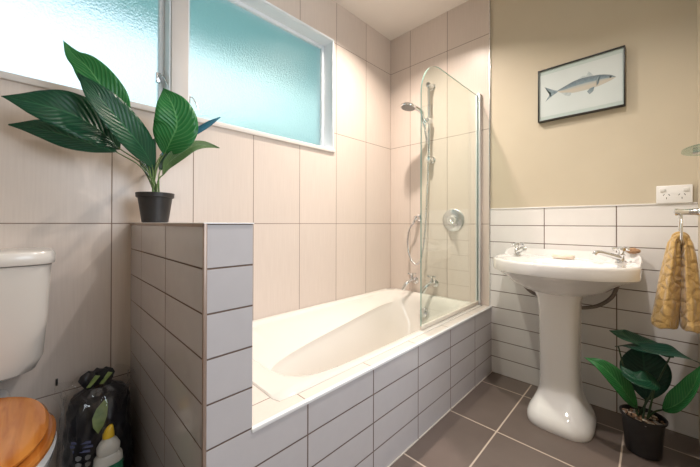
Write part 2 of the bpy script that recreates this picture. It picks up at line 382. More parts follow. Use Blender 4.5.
# partition beside the bath, and the tiled bath front
PZ = .9198
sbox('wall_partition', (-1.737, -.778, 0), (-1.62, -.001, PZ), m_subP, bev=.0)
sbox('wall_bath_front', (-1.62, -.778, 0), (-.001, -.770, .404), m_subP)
sbox('wall_bath_edge', (-1.62, -.770, .36), (-.001, -.728, .4045), m_ledge)
sbox('wall_bath_ledge', (-1.62, -.728, .30), (-1.44, -.001, .4045), m_ledge)
struct(box('trim_1', (-1.741, -.7825, 0), (-1.7325, -.774, PZ+.002), m_trim, bev=.0015))
struct(box('trim_2', (-1.741, -.7825, PZ), (-1.618, -.001, PZ+.003), m_trimw, bev=.001))
struct(box('trim_3', (-1.741, -.782, PZ-.007), (-1.736, -.001, PZ+.002), m_trim, bev=.001))
struct(box('trim_4', (-1.622, -.7825, .398), (-.001, -.769, .4085), m_trimw, bev=.002, seg=2))
struct(box('trim_5', (-.004, -.771, .41), (.0059, -.764, H-.001), m_steel, bev=.001))
struct(box('trim_6', (-1.62, -.783, 0), (-.001, -.7785, .005), m_ledge, bev=.001))
struct(box('trim_7', (-.004, YF+.001, 1.010), (.0059, -.772, 1.016), m_trimw, bev=.001))
# window sill nosing and centre post
struct(box('trim_8', (XL, -.012, 1.386), (W2[1]+.012, .02, 1.410), m_wood_w, bev=.003))
struct(box('trim_9', (W1[1]+.001, -.006, SZ0+.002), (W2[0]-.001, .12, SZ1), m_wood_w, bev=.002))
struct(box('trim_10', (W2[1]-.006, -.006, SZ0+.005), (W2[1]+.006, .004, SZ1+.006), m_white, bev=.002))
struct(box('trim_11', (W1[0], -.006, SZ1-.004), (W2[1]+.006, .004, SZ1+.008), m_white, bev=.002))
def window(name, x0, x1):
    z0, z1 = SZ0+.004, SZ1
    # painted reveal lining and frame
    bm = bmesh.new(); t = .006
    bm_box(bm, (x0, .0, z0), (x0+t, .15, z1)); bm_box(bm, (x1-t, .004, z0), (x1, .15, z1))
    bm_box(bm, (x0, .004, z1-t), (x1, .15, z1)); bm_box(bm, (x0, .012, z0), (x1, .15, z0+t))
    o = struct(from_bm(name, bm, m_white, smooth=False))
    f = .020
    bm = bmesh.new(); a, b, c, d = x0+t, x1-t, z0+t, z1-t
    bm_box(bm, (a, WD-.02, c), (a+f, WD+.02, d), .003); bm_box(bm, (b-f, WD-.02, c), (b, WD+.02, d), .003)
    bm_box(bm, (a+f, WD-.02, c), (b-f, WD+.02, c+f), .003); bm_box(bm, (a+f, WD-.02, d-f), (b-f, WD+.02, d), .003)
    from_bm('window_sash', bm, m_white, o)
    bm = bmesh.new(); bm_box(bm, (a+f-.004, WD-.003, c+f-.004), (b-f+.004, WD+.003, d-f+.004)); from_bm('window_pane', bm, m_frost, o, smooth=False)
    return o, a+f
w1, _ = window('window_1', *W1)
w2, ax2 = window('window_2', *W2)
def stay(x, z, parent):
    bm = bmesh.new(); y = WD-.03
    bm_box(bm, (x-.010, y-.008, z-.012), (x+.010, y+.010, z+.030), .002)
    bm_tube(bm, [(x, y-.012, z+.018), (x+.012, y-.028, z+.010), (x+.024, y-.04, z-.018), (x+.03, y-.045, z-.042)], .0035, 8)
    return from_bm('window_catch', bm, m_steel, parent)
stay(-1.503, 1.50, w2); stay(-1.627, 1.56, w1)
# ============================================================ made-up eave and hedge outside, to tint the frosted panes
def added_hedge_mat():
    m = noisy('added_hedge_leaf', (.12, .32, .33), (.22, .46, .44), 20, .7, bump=1.); return m
m_added_hedge = added_hedge_mat()
bm = bmesh.new()
bm_box(bm, (-4.5, .17, 2.30), (1.5, .95, 2.36), 0)
bm_box(bm, (-4.5, .93, 2.26), (1.5, .96, 2.40), 0)
o = from_bm('added_eave', bm, noisy('added_eave_paint', (.50, .70, .70), (.56, .76, .76), 3, .6), smooth=False); o['kind'] = 'structure'  # invented eave, darkens the top of the panes
bm = bmesh.new(); ns = random.Random(3)
for i in range(34):
    x = -1.4 + i*.16; r = ns.uniform(.3, .5); c = Vector((x, 2.7 + ns.uniform(-.2, .3), 1.65 + ns.uniform(-.3, .22)))
    g = bmesh.ops.create_icosphere(bm, subdivisions=3, radius=r)
    for v in g['verts']:
        v.co = c + v.co*(1 + ns.uniform(-.10, .10))
bm_box(bm, (-1.4, 2.5, 0), (4.2, 2.9, 1.6))
o = from_bm('added_hedge', bm, m_added_hedge, smooth=False)  # invented hedge, gives the low part of the right pane its tone
o['label'] = 'made-up hedge outside that colours the frosted right window'; o['category'] = 'hedge'
# ============================================================ bathtub
def make_bath():
    T = thing('bathtub', (-.72, -.37, .0), 'long cream bathtub built in behind the tiled front, below the frosted window', 'bathtub')
    x0, x1, y0, y1, zr = -1.512, -.002, -.727, -.002, .410
    n = 144
    def R(fx, ex, z, tilt=0):
        return [Vector((*fx(u, v), z + tilt*u)) for u, v in sq(n, ex)]
    def lin(a0, a1, b0, b1): return lambda u, v: (a0 + (a1-a0)*(u+1)/2, b0 + (b1-b0)*(v+1)/2)
    def asym(a0, a1, b0, b1, back):   # back(x): far edge as a function of x
        def f(u, v):
            x = a0 + (a1-a0)*(u+1)/2; bt = back(x); return (x, b0 + (bt-b0)*(v+1)/2)
        return f
    def back(x): t = (x + 1.40)/1.3; t = max(0, min(1, t)); return -.40 + .30*t**1.05
    def back2(x): t = (x + 1.30)/1.2; t = max(0, min(1, t)); return -.44 + .26*t
    rings = [R(lin(x0+.01, x1, y0+.004, y1), 60, .30), R(lin(x0, x1, y0, y1), 60, zr-.014), R(lin(x0, x1, y0, y1), 60, zr-.004),
             R(lin(x0+.004, x1-.002, y0+.004, y1-.002), 40, zr),
             R(lin(x0+.075, x1-.035, y0+.030, y1-.035), 9, zr+.001),
             R(lin(x0+.090, x1-.045, y0+.038, y1-.045), 6.5, zr-.004),
             R(lin(x0+.098, x1-.052, y0+.043, y1-.052), 6, zr-.014),
             R(asym(x0+.112, x1-.060, y0+.049, y1-.07, lambda x: .5*back(x) - .04), 5, zr-.026),
             R(asym(x0+.125, x1-.068, y0+.055, y1-.08, back), 4.2, zr-.055),
             R(asym(x0+.145, x1-.075, y0+.062, y1-.09, back), 4, zr-.09),
             R(asym(x0+.20, x1-.10, y0+.09, 0, back2), 3.6, zr-.20),
             R(asym(x0+.30, x1-.13, y0+.11, 0, back2), 3.4, zr-.30),
             R(asym(x0+.38, x1-.17, y0+.14, 0, lambda x: back2(x)-.03), 3.2, zr-.345),
             R(asym(x0+.48, x1-.24, y0+.19, 0, lambda x: back2(x)-.08), 3., zr-.36)]
    loft('tub_shell', rings, m_acryl, T, cap0=False)
    lathe('drain', (-.30, -.42, .058), (0, 0, 1), [(.034, 0), (.034, .003), (.028, .005), (.0, .004)], m_chrome, T)
    lathe('overflow', (-.100, -.36, .30), (-1, 0, .3), [(.032, -.01), (.032, .004), (.026, .008), (0, .009)], m_chrome, T)
    return T
make_bath()
# ============================================================ shower screen
def make_screen():
    T = thing('shower_screen', (-.4, -.704, .411), 'clear glass shower screen with one rounded top corner standing on the bath edge', 'shower screen')
    y = -.704; z0, z1, xa, xb, r = .430, 1.732, -.705, -.012, .185
    out = [(xa, z0), (xb, z0), (xb, z1)]
    for i in range(13):
        a = PI/2 + i/12*PI/2; out.append((xa + r + r*math.cos(a), z1 - r + r*math.sin(a)))
    bm = bmesh.new(); th = .003
    f = [bm.verts.new((x, y-th, z)) for x, z in out]; b = [bm.verts.new((x, y+th, z)) for x, z in out]
    bm.faces.new(f); bm.faces.new(b[::-1])
    for i in range(len(out)):
        q = bm.faces.new((f[i], b[i], b[(i+1) % len(out)], f[(i+1) % len(out)])); q.material_index = 1
    from_bm('glass_pane', bm, [m_screen, m_edge], T, smooth=False)
    bm = bmesh.new(); bm_box(bm, (-.030, y-.013, .416), (-.001, y-.0045, 1.741), .002); bm_box(bm, (-.030, y+.0045, .416), (-.001, y+.013, 1.741), .002); bm_box(bm, (-.006, y-.012, .416), (-.001, y+.012, 1.741), .001)
    from_bm('wall_channel', bm, m_satin, T)
    box('bottom_seal', (xa, y-.006, .4135), (xb, y+.006, .4325), noisy('seal_rubber', (.72, .66, .58), (.76, .70, .62), 9, .4), T, bev=.002)
    box('channel_cap', (-.032, y-.015, 1.7405), (-.001, y+.015, 1.749), m_chrome, T, bev=.003)
make_screen()
# ============================================================ shower set
def make_shower():
    T = thing('hand_shower', (0, -.37, 1.6), 'chrome hand shower with hose on a vertical slide rail on the beige tiled wall', 'shower')
    ry, rx = -.372, -.052
    tube('slide_rail', [(rx, ry, 1.355), (rx, ry, 1.92)], .0095, m_chrome, T, n=16)
    for z in (1.375, 1.90):
        bm = bmesh.new(); bm_lathe(bm, (-.0005, ry, z), (-1, 0, 0), [(.024, 0), (.024, .006), (.017, .012), (.013, .045), (.017, .052), (.017, .066), (.0, .068)], 24)
        from_bm('rail_bracket', bm, m_chrome, T)
    bm = bmesh.new(); bm_lathe(bm, (rx-.03, ry, 1.645), (1, 0, 0), [(.016, -.004), (.021, .004), (.021, .045), (.014, .052)], 24)
    bm_lathe(bm, (rx-.045, ry+.01, 1.64), (-.5, .35, .8), [(.013, -.02), (.017, -.016), (.017, .018), (.013, .022)], 20)
    from_bm('slider', bm, m_chrome, T)
    g = Vector((rx-.05, ry+.012, 1.635)); h = Vector((-.235, -.325, 1.705))
    tube('handle', [g + Vector((.012, -.006, -.04)), g + Vector((-.012, .002, .01)), Vector((-.135, -.368, 1.684)), Vector((-.18, -.352, 1.708)), h + Vector((.006, 0, .014))], .011, m_chrome, T, r1=.016)
    bm = bmesh.new(); d = Vector((-.16, .10, -1))
    bm_lathe(bm, h + Vector((0, 0, .02)), d, [(.016, -.008), (.036, 0), (.050, .010), (.053, .018), (.051, .024), (0, .024)], 32)
    hd = from_bm('shower_head', bm, m_chrome, T)
    bm = bmesh.new(); bm_lathe(bm, h + Vector((0, 0, .02)) + d.normalized()*.0241, d, [(.045, 0), (.045, .0015), (0, .0018)], 28)
    from_bm('spray_face', bm, noisy('grey_rubber', (.22, .22, .22), (.32, .32, .32), 400, .5), hd)
    ey, ez = -.262, .962
    bm = bmesh.new(); bm_lathe(bm, (-.0005, ey, ez), (-1, 0, 0), [(.026, 0), (.026, .006), (.015, .012), (.014, .05), (.0, .056)], 24)
    bm_tube(bm, [(-.045, ey, ez), (-.05, ey+.006, ez-.02), (-.052, ey+.02, ez-.045)], .010, 12)
    from_bm('wall_elbow', bm, m_chrome, T)
    tube('shower_hose', [(-.052, ey+.018, ez-.035), (-.058, ey+.05, ez-.10), (-.062, ey+.058, ez-.20), (-.066, ey+.03, ez-.30), (-.066, ey-.025, ez-.335), (-.066, ey-.065, ez-.26),
          (-.045, ry+.03, ez-.05), (-.028, ry+.022, ez+.3), (-.028, ry+.022, 1.46), (-.06, ry+.02, 1.55), g + Vector((.012, -.004, -.04))], .0065, m_steel, T, k=12)
make_shower()
T = thing('shower_valve', (0, -.529, .945), 'round chrome shower mixer plate with a lever, behind the glass screen', 'shower valve')
lathe('cover_plate', (-.0005, -.529, .945), (-1, 0, 0), [(.077, 0), (.077, .004), (.069, .009), (.035, .012), (0, .013)], m_steel, T, n=40)
lathe('valve_body', (-.0115, -.529, .945), (-1, 0, 0), [(.033, 0), (.033, .028), (.026, .038), (0, .04)], m_chrome, T)
tube('lever', [(-.045, -.529, .945), (-.058, -.545, .925), (-.062, -.56, .895)], .009, m_chrome, T, r1=.006)
def bath_tap(y, label):
    T = thing('bath_tap', (0, y, .48), label, 'tap', 'bath taps on the beige tiled wall')
    lathe('wall_flange', (-.0005, y, .497), (-1, 0, 0), [(.026, 0), (.026, .005), (.014, .012), (.013, .03)], m_chrome, T)
    tube('spout', [(-.02, y, .497), (-.055, y, .502), (-.10, y+.012, .488), (-.128, y+.030, .440)], .015, m_chrome, T, r1=.012)
    lathe('tap_stem', (-.052, y, .505), (0, 0, 1), [(.014, 0), (.016, .01), (.012, .02), (.012, .043)], m_chrome, T)
    bm = bmesh.new(); bm_lathe(bm, (-.052, y, .546), (0, 0, 1), [(.014, 0), (.017, .003), (.017, .010), (0, .012)], 20)
    for k in range(4):
        a = k*PI/2 + .4; d = Vector((math.cos(a), math.sin(a), 0))
        bm_tube(bm, [Vector((-.052, y, .551)), Vector((-.052, y, .551)) + d*.028], .007, 8)
    from_bm('tap_handle', bm, m_chrome, T)
bath_tap(-.235, 'left chrome bath tap on the wall, seen clear of the glass screen')
bath_tap(-.395, 'chrome bath tap seen through the glass screen, right of the other bath tap')
# ============================================================ pedestal basin
BY = -1.162
def make_basin():
    T = thing('pedestal_basin', (-.2, BY, 0), 'white ceramic pedestal basin with bowed front against the white tiled wall', 'basin')
    n = 120
    def front(u): return -.352 - .128*(1 - abs(u)**2.4)
    S = sq(n, 9); E = sq(n, 2.2)
    def outline(s, z, inset=0.):
        out = []
        for u, v in S:
            hw = .284 + .010*(v+1)/2*0 + (.010 if v < 0 else 0)*0
            fx = front(u) + inset
            x = (-.002 - inset*.0) + (fx + .002)*((1-v)/2)
            wy = (.294 if u < 0 else .292 - .030*(1-v)/2) - inset
            out.append(Vector((x*s + -.10*(1-s), BY + u*wy*s, z)))
        return out
    def oval(cx, hx, hy, z): return [Vector((cx + v*hx, BY + u*hy, z)) for u, v in E]
    def mixr(a, b, t): return [p.lerp(q, t) for p, q in zip(a, b)]
    def lift(r, add=.030):
        o = []
        for p in r:
            t = max(0, min(1, (p.x + .10)/.085)); t = t*t*(3-2*t); o.append(Vector((p.x, p.y, p.z + add*t)))
        return o
    deck = oval(-.265, .135, .222, .742)
    rings = [oval(-.20, .085, .095, .585), oval(-.21, .12, .14, .60), oval(-.215, .155, .19, .625), oval(-.22, .180, .218, .652),
             mixr(oval(-.22, .20, .245, .672), outline(.93, .672), .45), outline(.955, .688), outline(.992, .694), outline(1., .702),
             lift(outline(1., .738)), lift(outline(.996, .746)), lift(outline(.985, .750)), lift(outline(.965, .750), .032), lift(outline(.945, .747), .026), mixr(lift(outline(.925, .744), .0), deck, .05),
             mixr(outline(.90, .743), deck, .75), deck, oval(-.265, .128, .214, .735), oval(-.265, .118, .20, .715), oval(-.26, .10, .17, .675),
             oval(-.255, .075, .125, .64), oval(-.25, .04, .06, .622), oval(-.25, .02, .02, .620)]
    loft('basin_bowl', rings, m_china, T)
    def PR(cx, cy, hx, hy, z, ex=3.4): return [Vector((cx + u*hx, cy + v*hy, z)) for u, v in sq(64, ex)]
    ped = [PR(-.240, BY-.019, .130, .116, 0, 3.4), PR(-.252, BY-.019, .146, .125, .0005, 3.4), PR(-.252, BY-.019, .149, .128, .012, 3.4), PR(-.252, BY-.019, .147, .126, .035, 3.4), PR(-.248, BY-.018, .138, .117, .058, 3.4), PR(-.238, BY-.016, .118, .103, .082, 3.4), PR(-.226, BY-.014, .095, .090, .112, 3.6),
           PR(-.218, BY-.012, .082, .082, .145, 3.8), PR(-.213, BY-.010, .077, .079, .19, 4), PR(-.212, BY-.008, .076, .078, .28, 4), PR(-.212, BY-.008, .077, .079, .42, 4), PR(-.212, BY-.008, .079, .081, .52, 4), PR(-.212, BY-.006, .082, .086, .562, 3.8), PR(-.212, BY-.004, .089, .095, .588, 3.6), PR(-.212, BY-.004, .091, .098, .597, 3.6)]
    loft('pedestal', ped, m_china, T)
    lathe('drain', (-.25, BY, .6205), (0, 0, 1), [(.022, 0), (.022, .002), (.016, .004), (0, .003)], m_chrome, T)
    for s in (-1, 1):
        pts = [(-.17, -.985, .645), (-.17, -.991, .614), (-.17, -1.02, .578), (-.165, -1.05, .556), (-.16, -1.09, .545)]
        if s < 0: pts = [(-.10, -1.385, .69), (-.10, -1.374, .643), (-.10, -1.353, .58), (-.10, -1.309, .534), (-.11, -1.255, .512), (-.13, -1.21, .51)]
        tube('water_hose', pts, .0085, m_hose, T)
    return T
make_basin()
def basin_tap(y, dy, label):
    T = thing('basin_tap', (-.085, y, .744), label, 'tap', 'basin taps')
    x, z = -.085, .7435
    lathe('tap_base', (x, y, z), (0, 0, 1), [(.023, 0), (.023, .004), (.016, .010), (.015, .028), (.017, .034), (.012, .040)], m_chrome, T, n=24)
    q = (.62, .62) if dy < 0 else (1., 1.)
    tube('spout', [(x, y, z+.018), (x-.03*q[0], y+dy*.028*q[1], z+.030), (x-.065*q[0], y+dy*.060*q[1], z+.043), (x-.085*q[0], y+dy*.078*q[1], z+.046), (x-.094*q[0], y+dy*.087*q[1], z+.034)], .0135, m_chrome, T, r1=.0095)
    bm = bmesh.new(); c = Vector((x, y, z+.062))
    bm_lathe(bm, (x, y, z+.038), (0, 0, 1), [(.012, 0), (.013, .012), (.017, .018), (.017, .030), (.008, .035), (0, .036)], 20)
    for k in range(4):
        a = k*PI/2 + .35; d = Vector((math.cos(a), math.sin(a), 0))
        bm_tube(bm, [c, c + d*.016, c + d*.027], .0065, 8, 3); bm_lathe(bm, c + d*.022, d, [(.005, 0), (.009, .002), (.009, .008), (0, .010)], 12)
    from_bm('tap_handle', bm, m_chrome, T)
basin_tap(-.948, -1, 'chrome basin tap on the left side of the basin')
basin_tap(-1.383, 1, 'chrome basin tap on the right side of the basin, beside the brown stone')
bm = bmesh.new(); g = bmesh.ops.create_icosphere(bm, subdivisions=3, radius=1)
for v in g['verts']:
    k = 1 + .07*math.sin(v.co.x*7) + .06*math.cos(v.co.y*9+2) + random.uniform(-.02, .02); v.co = Vector((v.co.x*.016, v.co.y*.025, v.co.z*.014))*k + Vector((-.030, -1.422, .7955))
o = from_bm('pumice_stone', bm, m_sponge); o['label'] = 'small brown pumice stone on the back right corner of the basin'; o['category'] = 'stone'
o = loft('soap_bar', [ring_rect(-.105, -1.165, a, b, .7445+z, 3) for a, b, z in ((.022, .042, 0), (.027, .048, .004), (.028, .049, .010), (.026, .047, .018), (.017, .038, .0215))], m_soap)
o['label'] = 'pale peach bar of soap lying at the back of the basin'; o['category'] = 'soap'
# ============================================================ framed fish picture
def make_picture():
    T = thing('framed_picture', (0, -1.215, 1.635), 'thin black framed print of a grey-blue fish on the ochre wall', 'picture')
    ya, yb, za, zb = -1.034, -1.397, 1.490, 1.778; f = .006; d = .022
    bm = bmesh.new()
    bm_box(bm, (-d, ya, za), (.0055, ya-f, zb), .001); bm_box(bm, (-d, yb+f, za), (.0055, yb, zb), .001)
    bm_box(bm, (-d, ya-f, zb-f), (.0055, yb+f, zb), .001); bm_box(bm, (-d, ya-f, za), (.0055, yb+f, za+f), .001)
    from_bm('picture_frame', bm, m_black, T)
    box('picture_mat', (-.0135, ya-f+.001, za+f-.001), (-.001, yb+f-.001, zb-f+.001), m_mat, T, bev=0)
    box('print', (-.0143, ya-f-.004, za+.026), (-.0137, yb+f+.004, zb-.030), m_paper, T, bev=0)
    X = -.0146; bm = bmesh.new(); uvl = bm.loops.layers.uv.new('UVMap')
    back = [(-1.364, 1.639), (-1.348, 1.652), (-1.33, 1.661), (-1.305, 1.669), (-1.278, 1.673), (-1.239, 1.676), (-1.199, 1.672), (-1.158, 1.657), (-1.127, 1.645)]
    belly = [(-1.364, 1.638), (-1.348, 1.629), (-1.33, 1.623), (-1.305, 1.616), (-1.278, 1.612), (-1.239, 1.610), (-1.199, 1.611), (-1.158, 1.619), (-1.127, 1.636)]
    A = catmull([(X, *p) for p in back], 5); B = catmull([(X, *p) for p in belly], 5); cols = []
    for a, b in zip(A, B): cols.append([bm.verts.new(b.lerp(a, k/6)) for k in range(7)])
    for c1, c2 in zip(cols, cols[1:]):
        for k in range(6):
            fc = bm.faces.new((c1[k], c1[k+1], c2[k+1], c2[k]))
            for lp, kk in zip(fc.loops, (k, k+1, k+1, k)): lp[uvl].uv = (0, kk/6)
    bmesh.ops.recalc_face_normals(bm, faces=bm.faces)
    from_bm('fish', bm, m_fish, T)
    fo = bpy.data.objects['fish']
    def poly(nm, pts, m, dx=-.0003):
        bm = bmesh.new(); vs = [bm.verts.new((X+dx, y, z)) for y, z in pts]; fc = bm.faces.new(vs); bmesh.ops.triangulate(bm, faces=[fc]); return from_bm(nm, bm, m, fo, smooth=False)
    poly('tail', [(-1.127, 1.643), (-1.112, 1.649), (-1.065, 1.681), (-1.083, 1.654), (-1.095, 1.64), (-1.086, 1.627), (-1.069, 1.597), (-1.095, 1.619), (-1.119, 1.631), (-1.127, 1.637)], m_fin)
    poly('fin', [(-1.207, 1.672), (-1.232, 1.686), (-1.247, 1.684), (-1.242, 1.674)], m_finp, .0002)
    poly('fin', [(-1.243, 1.674), (-1.259, 1.702), (-1.272, 1.684), (-1.28, 1.670)], m_finp, .0002)
    poly('fin', [(-1.14, 1.628), (-1.187, 1.615), (-1.184, 1.602), (-1.174, 1.599), (-1.157, 1.609)], m_finp)
    poly('fin', [(-1.252, 1.600), (-1.262, 1.613), (-1.282, 1.617), (-1.277, 1.596), (-1.262, 1.583)], m_fin)
    poly('gill', [(-1.301, 1.665), (-1.296, 1.650), (-1.299, 1.630), (-1.290, 1.618), (-1.293, 1.634), (-1.290, 1.652)], m_fin, -.0004)
    bm = bmesh.new(); bm_lathe(bm, (X-.0002, -1.343, 1.645), (-1, 0, 0), [(.0045, 0), (.0045, .0004)], 16); from_bm('eye', bm, m_dark, fo)
make_picture()
# ============================================================ power outlet
T = thing('power_outlet', (0, -1.555, 1.053), 'white double power outlet on the wall just above the white tiles', 'power outlet')
box('cover_plate', (-.009, -1.500, 1.014), (.0055, -1.611, 1.094), m_plug, T, bev=.003, seg=3)
for yc in (-1.532, -1.579):
    bm = bmesh.new(); x0, x1 = -.0094, -.0088
    for a, dy in ((.5, .0085), (-.5, -.0085)):
        g = bmesh.ops.create_cube(bm, size=1)
        for v in g['verts']:
            q = Vector((v.co.x*.0006, v.co.y*.0022, v.co.z*.008)); q = Matrix.Rotation(a, 3, 'X') @ q; v.co = q + Vector((-.0091, yc+dy, 1.052))
    bm_box(bm, (x1, yc-.0011, 1.033), (x0, yc+.0011, 1.041))
    from_bm('socket_slots', bm, m_dark, T)
for yc, s in ((-1.520, 1), (-1.591, 1)):
    box('rocker_switch', (-.0125, yc-.009, 1.066), (-.0085, yc+.009, 1.080), noisy('switch_plastic', (.74, .73, .71), (.78, .77, .75), 6, .3), T, bev=.0015)
# ============================================================ glass shelf, towel ring and towel on the front wall
T = thing('glass_shelf', (-.35, YF, 1.2), 'round-ended clear glass shelf high beside the power outlet, cut by the frame', 'shelf')
pts = 0 and [(-.60, YF+.002)] + [(-.18 + .09*math.sin(a), YF+.002 + .055*math.cos(a) if a > 0 else YF + .057) for a in [i/10*PI/2 for i in range(11)]]
pts = [(-.36, YF+.001)] + [(-.25 + .13*math.cos(PI*(1-i/20)), YF+.001 + .058*math.sin(PI*(1-i/20))) for i in range(1, 20)] + [(-.12, YF+.001)]
bm = bmesh.new(); lo = [bm.verts.new((x, y, 1.197)) for x, y in pts]; hi = [bm.verts.new((x, y, 1.202)) for x, y in pts]
bm.faces.new(lo); bm.faces.new(hi[::-1])
for i in range(len(pts)):
    j = (i+1) % len(pts); f = bm.faces.new((lo[i], lo[j], hi[j], hi[i])); f.material_index = 1
from_bm('glass_plate', bm, [m_shelf, m_shelf], T, smooth=False)
for x in (-.25,):
    box('shelf_bracket', (x-.01, YF+.0005, 1.185), (x+.01, YF+.03, 1.1965), m_chrome, T, bev=.002)
TX, TY = -.26, -1.563
T = thing('towel_ring', (TX, YF, .965), 'chrome towel ring on a short post at the right edge, holding the gold towel', 'towel ring')
lathe('post', (TX, YF+.0005, .968), (0, 1, 0), [(.022, 0), (.022, .006), (.017, .010), (.013, .02), (.0105, .062), (.013, .066), (.0135, .076), (0, .080)], m_chrome, T)
ring = [(TX + .060*math.sin(2*PI*i/28), TY, .900 + .062*math.cos(2*PI*i/28)) for i in range(28)]
bm = bmesh.new(); rr = []
for i in range(28):
    a = 2*PI*i/28; c = Vector(ring[i]); rad = Vector((math.sin(a), 0, math.cos(a)))
    rr.append([c + (rad*math.cos(2*PI*j/10) + Vector((0, 1, 0))*math.sin(2*PI*j/10))*.0042 for j in range(10)])
rr.append(rr[0]); bm_loft(bm, rr, False, False); bmesh.ops.remove_doubles(bm, verts=bm.verts, dist=1e-5); from_bm('ring', bm, m_chrome, T)
def make_towel():
    rn = random.Random(5); n = 72; rings = []
    def lobe(rows, ph):
        rings = []
        for (z, cx, cy, hx, hy, rip) in rows:
            r = []
            for i in range(n):
                a = 2*PI*i/n
                k = 1 + rip*(.5*math.sin(5*a + ph + z*6) + .18*math.sin(9*a + 2*ph - z*11) + .2*math.sin(3*a+ph))
                r.append(Vector((cx + hx*k*math.cos(a), cy + hy*k*math.sin(a), z + .004*math.sin(4*a+ph)*(1 if z < .55 else 0))))
            rings.append(r)
        return rings
    bm = bmesh.new()
    A = [(.872, TX, TY+0.009, .020, .008, .1), (.868, TX, TY+0.012, .040, .013, .15), (.85, TX, TY+0.017, .046, .017, .2), (.80, TX, TY+0.020, .055, .022, .2), (.72, TX, TY+0.028, .064, .028, .18),
         (.64, TX, TY+0.035, .072, .033, .14), (.57, TX, TY+0.042, .080, .037, .11), (.542, TX, TY+0.045, .084, .039, .09), (.530, TX, TY+0.045, .081, .037, .07), (.526, TX, TY+0.045, .070, .028, .05)]
    B = [(.872, TX, TY-0.009, .020, .008, .1), (.868, TX, TY-0.012, .040, .013, .15), (.85, TX, TY-0.016, .048, .016, .2), (.80, TX, TY-0.020, .056, .020, .2), (.72, TX, TY-0.022, .064, .024, .18),
         (.64, TX, TY-0.025, .070, .026, .14), (.57, TX, TY-0.026, .074, .028, .11), (.545, TX, TY-0.027, .076, .029, .09), (.533, TX, TY-0.027, .074, .028, .07), (.529, TX, TY-0.027, .064, .022, .05)]
    def dens(rows):
        out = []
        for a, b in zip(rows, rows[1:]):
            k = max(1, int((a[0]-b[0])/.012)); out += [tuple(a[i] + (b[i]-a[i])*j/k for i in range(6)) for j in range(k)]
        return out + [rows[-1]]
    bm_loft(bm, lobe(dens(A), .4)); bm_loft(bm, lobe(dens(B), 2.1))
    # the fold that runs over the bottom of the ring
    bm_tube(bm, [(TX-.03, TY+.014, .855), (TX-.03, TY+.010, .872), (TX-.03, TY, .878), (TX-.03, TY-.010, .872), (TX-.03, TY-.014, .855)], .009, 10)
    bm_tube(bm, [(TX+.01, TY+.016, .850), (TX+.01, TY+.012, .874), (TX+.01, TY, .882), (TX+.01, TY-.012, .874), (TX+.01, TY-.016, .850)], .012, 10)
    bm_tube(bm, [(TX+.035, TY+.014, .850), (TX+.035, TY+.010, .868), (TX+.035, TY, .875), (TX+.035, TY-.010, .868), (TX+.035, TY-.014, .850)], .009, 10)
    o = from_bm('towel', bm, m_terry)
    for p in o.data.polygons: p.use_smooth = True
    o['label'] = 'gold embossed terry towel hanging through the towel ring'; o['category'] = 'towel'
make_towel()
